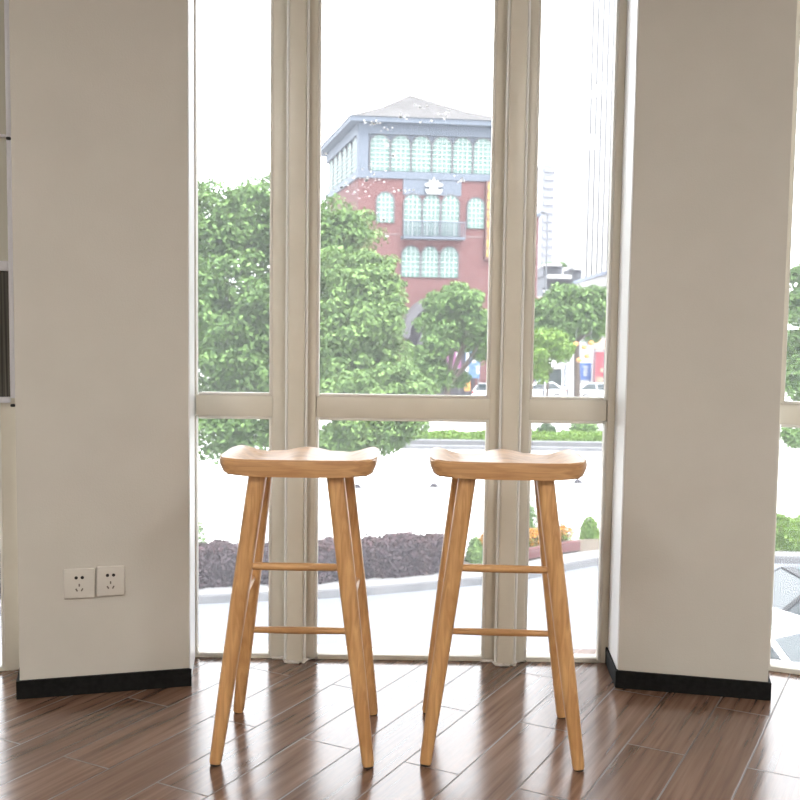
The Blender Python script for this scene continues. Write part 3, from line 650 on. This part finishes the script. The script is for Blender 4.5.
# white emblem above the middle windows: shield, crown points, scrolls and ribbon
m = MB()
def ev(x, z, o=.1): return q(upx(430.5) + x / 11.8, -o, zz(187) + z / 11.8)
def epoly(pts, o=.12): m.slab([ev(x, z, o) for x, z in pts], of * .12)
epoly([(-4, 2), (4, 2), (4.4, -2), (0, -6), (-4.4, -2)]); epoly([(-4, 3), (-5, 7), (-2, 5), (0, 10), (2, 5), (5, 7), (4, 3)])
for s_ in (-1, 1):
    epoly([(s_ * 4.6 + 2.6 * math.cos(k_ * math.pi / 5), 2 + 2.2 * math.sin(k_ * math.pi / 5)) for k_ in range(10)], .18); epoly([(s_ * 7.2 + 2 * math.cos(k_ * math.pi / 5), 1.5 + 1.8 * math.sin(k_ * math.pi / 5)) for k_ in range(10)], .18)
epoly([(-9, -3), (9, -3), (6.5, -7.5), (-6.5, -7.5)], .2)
m.build('emblem', M['emblem'], bd)
# string course, downpipe
for a_, b_, y_ in ((0, upx(399), 235), (upx(460), WB, 236)): block(MB(), a_, b_, -.05, 0, zz(y_ + .6), zz(y_ - .6)).build('string_course', M['coursestone'], bd)
# vertical sign with yellow characters
sg = MB(); block(sg, upx(481.8), upx(488.6), -.35, 0, zz(259), zz(180)); sg = sg.build('sign_board', M['signdark'], bd)
m = MB(); rs = random.Random(3)
for k_ in range(8):
    zc = zz(185 + 9.6 * k_); uc = upx(485.3)
    for s_ in range(3): z_ = zc + (s_ - 1) * .25; w_ = rs.uniform(.12, .24); block(m, uc - w_, uc + w_, -.40, -.35, z_ - .045, z_ + .045)
    for s_ in (-1, 0, 1):
        if rs.random() < .75: block(m, uc + s_ * .16 - .04, uc + s_ * .16 + .04, -.40, -.35, zc - rs.uniform(.1, .33), zc + rs.uniform(.1, .33))
m.build('lettering', M['yellow'], sg)
# arched entrance at the foot
def ring(uc, zc, r0_, r1_, v0, v1, a0, a1, name, mt):
    m = MB(); n = 24; rings = []
    for k_ in range(n + 1):
        a = a0 + (a1 - a0) * k_ / n; c_, s_ = math.cos(a), math.sin(a)
        rings.append([q(uc + r0_ * c_, v0, zc + r0_ * s_), q(uc + r1_ * c_, v0, zc + r1_ * s_), q(uc + r1_ * c_, v1, zc + r1_ * s_), q(uc + r0_ * c_, v1, zc + r0_ * s_)])
    return m.loft(rings).build(name, mt, bd)
uc = upx(440); zcc = zz(338)
ring(uc, zcc, 3.05, 3.65, -1.6, 0, 0, math.pi, 'entrance_arch', M['greystone'])
m = MB(); m.slab([q(uc + x, -.1, zcc + z) for x, z in [(3.0 * math.cos(math.pi * k_ / 16), 3.0 * math.sin(math.pi * k_ / 16)) for k_ in range(17)]] , of * .05); block(m, uc - 3, uc + 3, -.15, -.1, Z0, zcc); m.build('entrance_opening', M['darkhole'], bd)
ring(uc + .3, zcc - .6, 1.9, 2.3, -.5, -.1, 0, math.pi, 'inner_arch', M['greystone'])
# lower wing to the right
m = MB(); block(m, WB, WB + 3.55, 1.0, LBd, Z0, zz(212)); m.build('side_wing', M['brick'], bd)
m = MB(); block(m, WB, WB + 3.7, .8, LBd, zz(212), zz(209)); m.build('wing_coping', M['bluegrey'], bd)

# ------------------------------------------------------------------ towers and low buildings beyond
tp = at(588, 150, 120); tx = tp.x - .35
tw = tag(empty('striped_tower', (tx, 120, G)), 'very tall white tower block with thin vertical grey stripes', 'tower block')
MB().box((9, 8, 37), (18, 16, 74)).build('tower_body', M['towergrey'], tw)
m = MB()
for k_ in range(24): m.box((k_ * .66 + .2, -.12, 37), (.46, .2, 74))
for k_ in range(20): m.box((-.12, k_ * .8 + .2, 37), (.3, .42, 74))
m.build('piers', M['towerwhite'], tw)
a = at(540, 165, 250); b = at(555.5, 165, 250)
ht = tag(empty('distant_tower', ((a.x + b.x) / 2, 250, G)), 'hazed lilac-grey high-rise far behind the low terraces', 'tower block')
hh = a.z - G; W_ = b.x - a.x
MB().box((0, 3, hh / 2), (W_, 6, hh)).build('tower_body', M['haze'], ht)
m = MB()
for k_ in range(15): m.box((W_ * .1, -.2, hh * .5 + k_ * 2.2), (W_ * .62, .4, 1.0))
m.build('window_band', M['hazewin'], ht)
# white podium wall with blue coping
pm = tag(empty('podium_building', (18.9, 82, G)), 'plain white podium with a thin blue edge in front of the striped tower', 'building')
MB().prism([(0, 0), (10, 2), (11, 22), (.1, 20)], 0, 11.1).build('podium_wall', M['podium'], pm)
MB().prism([(-.15, -.2), (10.2, 2), (11.2, 22.2), (-.05, 20.2)], 11.1, 11.4).build('coping', M['coping'], pm)
# terraces: stacked slabs
tr = tag(empty('terraced_building', (17.2, 110, G)), 'low grey building of stepped white and grey terraces', 'building')
def tz(py): return at(555, py, 110).z - G
m = MB()
for x0, x1, y0, y1 in ((543, 579, 288, 320), (545, 572, 276, 288), (543, 562, 266, 276), (572, 581, 268, 300)):
    a, b = at(x0, 280, 110).x - 17.2, at(x1, 280, 110).x - 17.2; m.box(((a + b) / 2, 3, (tz(y0) + tz(y1)) / 2), (b - a, 6, tz(y0) - tz(y1)))
m.build('terrace_wall', M['terrace'], tr)
m = MB()
for x0, x1, y0, y1 in ((547, 571, 275, 279), (543, 561, 264, 266.5), (544, 580, 290, 293), (573, 581, 267.5, 270)):
    a, b = at(x0, 280, 109.5).x - 17.2, at(x1, 280, 109.5).x - 17.2; m.box(((a + b) / 2, 1.5, (tz(y0) + tz(y1)) / 2), (b - a, 5, tz(y0) - tz(y1)))
m.build('terrace_slab', M['terracewhite'], tr)
m = MB()
for k_ in range(6): m.box((at(549 + k_ * 4, 284, 110).x - 17.2, -.05, tz(284)), (.28, .1, .5))
m.build('window', M['darkhole'], tr)
for px in (548, 560):
    p = at(px, 263, 111); bush('roof_plant', p.x, 111, tz(266) + G, .9, .55, 'green plant on the roof terrace, %s' % ('left of the other roof plant' if px == 548 else 'right of the other roof plant'), 'leaf', 500, .25, 'plant', 'roof terrace plants')

# ------------------------------------------------------------------ street furniture and boards far off
def gy(px, Y): return at(px, 380, Y).x
def board(name, x0, x1, y0, y1, Y, mt, label, cat='sign', legs=True, marks=None, group=None):
    a, b = at(x0, (y0 + y1) / 2, Y), at(x1, (y0 + y1) / 2, Y); z0_, z1_ = at(x0, y1, Y).z, at(x0, y0, Y).z
    e = tag(empty(name, ((a.x + b.x) / 2, Y, G)), label, cat, group); w = b.x - a.x
    pn = MB().box((0, 0, (z0_ + z1_) / 2 - G), (w, .12, z1_ - z0_), bevel=.02).build('panel', M[mt], e)
    if legs and z0_ - G > .05:
        for s_ in (-1, 1): MB().box((s_ * w * .4, .0, (z0_ - G) / 2), (.1, .1, z0_ - G)).build('post', M['polegrey'], e)
    if marks:
        mk_ = MB()
        for (fx, fz, fw_, fh) in marks[1]: mk_.box((w * fx, -.08, z0_ - G + (z1_ - z0_) * fz), (w * fw_, .04, (z1_ - z0_) * fh))
        mk_.build('lettering', M[marks[0]], e)
    return e
glyph = [(x_, z_, .32, .045) for z_ in (.14, .3, .46, .62, .78, .9) for x_ in (0,)] + [(-.1, z_, .1, .09) for z_ in (.22, .54, .7)] + [(.12, z_, .1, .09) for z_ in (.38, .62, .86)]
board('vertical_sign', 561.5, 568.5, 363, 389, 78.9, 'paper', 'tall narrow white sign with a column of dark characters', marks=('ink', glyph))
board('poster_board', 579.5, 591, 363, 380, 80.2, 'blue', 'blue poster board with white characters right of the street tree trunk', marks=('paper', [(0, .78, .5, .07), (0, .62, .3, .1), (0, .45, .42, .06), (0, .3, .3, .12), (-.12, .52, .08, .3), (.12, .55, .08, .3)]))
board('poster_board', 535, 548, 361, 381, 79.4, 'lightblue', 'light blue board behind the young tree', marks=('paper', [(.1, .7, .5, .1), (.1, .5, .5, .1)]))
board('hoarding', 593, 606, 352, 392, 79.5, 'hoardred', 'pink-red hoarding at the right edge of the right pane', 'hoarding', legs=False, marks=('hoardpeach', [(.1, .2, .7, .36), (.2, .55, .35, .1)]))
board('awning_panel', 594, 606, 339, 349, 78.9, 'hoardpeach', 'pale peach awning above the pink-red hoarding', 'awning')
board('poster_board', 447, 461, 349, 372, 70, 'pink', 'pink and white poster board seen under the flat-topped tree', marks=('paper', [(-.3, .3, .2, .5), (.25, .6, .2, .5), (.0, .15, .6, .08)]))
board('poster_board', 465, 480, 350, 378, 71, 'lightblue', 'pale blue board right of the pink poster', marks=('paper', [(-.35, .5, .18, .9), (.1, .7, .3, .3), (.35, .3, .2, .3)]))
board('banner_board', 464.5, 470.5, 380, 391, 69, 'orange', 'small orange board near the white car in the middle pane', legs=False)
bo = tag(empty('kiosk', (gy(555.5, 79.6), 79.6, G)), 'dark green kiosk standing between the light blue board and the white sign', 'kiosk')
MB().box((0, 1, 1.25), (1.05, 2, 2.5)).build('kiosk_wall', M['booth'], bo); MB().box((0, 1, 2.6), (1.3, 2.3, .2)).build('kiosk_roof', M['terracewhite'], bo); MB().box((0, -.03, .55), (.8, .06, .9)).build('kiosk_door', M['polegrey'], bo)
# red rooftop letters on a frame
rsn = tag(empty('rooftop_sign', (gy(541.5, 92), 92, G)), 'red sign of two characters above the trees, beside the window post', 'sign')
zr = at(541, 300, 92).z - G
MB().box((-.5, 0, zr / 2 - .3), (.12, .12, zr - .6)).build('post', M['polegrey'], rsn)
m = MB()
for s_ in (-.45, .4):
    for a_ in (-1, 1): m.box((s_ + a_ * .14, -.02, zr + .12), (.11, .1, .46), rot=Matrix.Rotation(a_ * R(35), 3, 'Y'))
    m.box((s_, -.02, zr - .22), (.11, .1, .36))
m.build('lettering', M['hoardred'], rsn)
MB().box((0, .1, zr), (1.6, .08, .8)).build('panel', M['paper'], rsn)
# street lamp
lx = gy(543.5, 64)
sl = tag(empty('street_lamp', (lx, 64, G)), 'tall grey street lamp rising beside the window post', 'street lamp')
zl = at(543, 213, 64).z - G
MB().tube([(0, 0, 0), (0, 0, zl * .5), (0, 0, zl)], [.09, .07, .05], 8).build('pole', M['polegrey'], sl, True)
MB().tube([(0, 0, zl - .2), (-.25, 0, zl + .05)], .03, 6).build('arm', M['polegrey'], sl); MB().ball((-.3, 0, zl + .05), .17, (1.3, .8, .55)).build('lamp_head', M['polegrey'], sl, True)
# lanterns
for k_, (px, py) in enumerate(((576, 344), (584, 347), (579, 360), (591, 343), (569, 352), (587, 356))):
    p = at(px, py, 54); e = tag(empty('lantern', (p.x, 54, p.z)), 'orange lantern hung under the street tree', 'lantern', 'orange lanterns under the street tree')
    MB().ball((0, 0, 0), .165, (1, 1, .85)).build('shade', M['orange'], e, True); MB().tube([(0, 0, .2), (0, 0, .9)], .02, 5).build('cord', M['polegrey'], e)
# people-size barriers etc. are too small to read; cars follow
def make_car(paint='white'):
    t = empty('car'); L_, W2 = 2.2, .87
    st_ = [(-2.2, .42, .55, .70), (-2.12, .30, .90, .80), (-1.75, .24, .98, .86), (-.9, .2, .95, .87), (.2, .2, .93, .87), (1.0, .22, .92, .86), (1.75, .26, .80, .82), (2.1, .32, .68, .72), (2.2, .42, .56, .62)]
    rings = []
    for x, zl_, zh, w in st_:
        rings.append([(x, -w * .93, zl_), (x, w * .93, zl_), (x, w, zl_ + (zh - zl_) * .35), (x, w * .98, zl_ + (zh - zl_) * .8), (x, w * .86, zh), (x, 0, zh + .03), (x, -w * .86, zh), (x, -w * .98, zl_ + (zh - zl_) * .8), (x, -w, zl_ + (zh - zl_) * .35)])
    b_ = MB().loft(rings).build('body', M[paint], t, True); s_ = b_.modifiers.new('s', 'SUBSURF'); s_.levels = 2; s_.render_levels = 2
    bl = dict(fl=(1.1, .74), rl=(-1.95, .70)); zb, zt_ = .93, 1.44
    F0, F1 = Vector((1.12, .74, zb)), Vector((.28, .56, zt_)); B0, B1 = Vector((-1.9, .70, zb)), Vector((-1.15, .55, zt_))
    my = lambda v_: Vector((v_.x, -v_.y, v_.z))
    MB().slab([F1, my(F1), my(B1), B1], (0, 0, .045)).build('roof', M[paint], t)
    MB().box((-.42, 0, zt_ + .05), (1.05, .84, .02), bevel=.008).build('roof_sky_tint', M['roof_sky_tint'], t)  # added panel, the sky's reflection on the roof put into its cyan
    MB().slab([F0, my(F0), my(F1), F1], (.02, 0, .02)).build('windscreen', M['carglass'], t)
    MB().slab([B0, my(B0), my(B1), B1], (-.02, 0, .02)).build('rear_window', M['carglass'], t)
    for f_ in (lambda v_: v_, my):
        MB().slab([f_(F0), f_(F1), f_(B1), f_(B0)], (0, f_(Vector((0, .01, 0))).y, 0)).build('side_window', M['carglass'], t)
        for p, r_ in ((F0, F1), (B0, B1)): MB().tube([f_(p), f_(r_)], .04, 8).build('roof_pillar', M[paint], t, True)
        mp_ = (F0 + F1 + B0 + B1) / 4; MB().tube([f_(Vector((-.35, .76, zb))), f_(Vector((-.4, .57, zt_)))], .035, 8).build('roof_pillar', M[paint], t, True)
        s1_ = 1 if f_(Vector((0, 1, 0))).y > 0 else -1
        MB().ball((.95, s1_ * .93, 1.0), .11, (.8, 1.2, .75)).build('wing_mirror', M[paint], t, True)
        MB().ball((2.02, s1_ * .6, .62), .15, (.8, 1, .55)).build('headlight', M['lens'], t, True); MB().ball((-2.1, s1_ * .64, .76), .15, (.6, 1, .6)).build('tail_light', M['red'], t, True)
        for x in (1.35, -1.35):
            w_ = MB().tube([(x, s1_ * .70, .32), (x, s1_ * .88, .32)], .32, 24).build('wheel', M['tyre'], t, True); MB().tube([(x, s1_ * .87, .32), (x, s1_ * .895, .32)], .2, 16).build('hub_cap', M['hub'], w_, True)
    MB().box((2.17, 0, .40), (.1, 1.0, .16), bevel=.02).build('grille', M['darktrim'], t)
    return t
car = make_car(); car.location = (5.13, 12.04, G); car.rotation_euler.z = R(-60)
tag(car, 'white car parked right below the room, its roof and windscreen showing past the right-hand pillar', 'car', 'white cars')
for x, y, rz, lab in ((gy(540, 77), 77.2, 178, 'white car parked in front of the kiosk in the right pane'), (gy(599, 77.2), 77.2, 4, 'white car parked under the blue poster board in the right pane'), (gy(491, 74.8), 74.8, 62, 'white car by the orange board in the middle pane')):
    c = copy_tree(car); c.location = (x, y, G); c.rotation_euler.z = R(rz); c['label'] = lab
dc = make_car('darkpaint'); dc.location = (7.6, 14.7, G); dc.rotation_euler.z = R(3); tag(dc, 'dark grey car parked behind the white car below the room', 'car')

# ------------------------------------------------------------------ light
w = bpy.data.worlds.new('sky'); S.world = w; w.use_nodes = True
bg = w.node_tree.nodes['Background']; bg.inputs[0].default_value = (.93, .965, 1, 1); bg.inputs[1].default_value = 6.2
sun = bpy.data.objects.new('sun', bpy.data.lights.new('sun', 'SUN')); COL.objects.link(sun)
sun.data.energy = 9; sun.data.angle = R(25); sun.data.color = (1, .97, .92); sun.rotation_euler = (R(32), 0, R(40))
sun.location = (0, 0, 30)

_b = bsdf(M['seat']); _b.inputs['Specular IOR Level'].default_value = 1; _b.inputs['Coat Weight'].default_value = .8; _b.inputs['Coat Roughness'].default_value = .42
S.view_settings.view_transform = 'Standard'; S.view_settings.look = 'None'; S.view_settings.gamma = 1; S.view_settings.exposure = 0
S.view_settings.use_curve_mapping = False
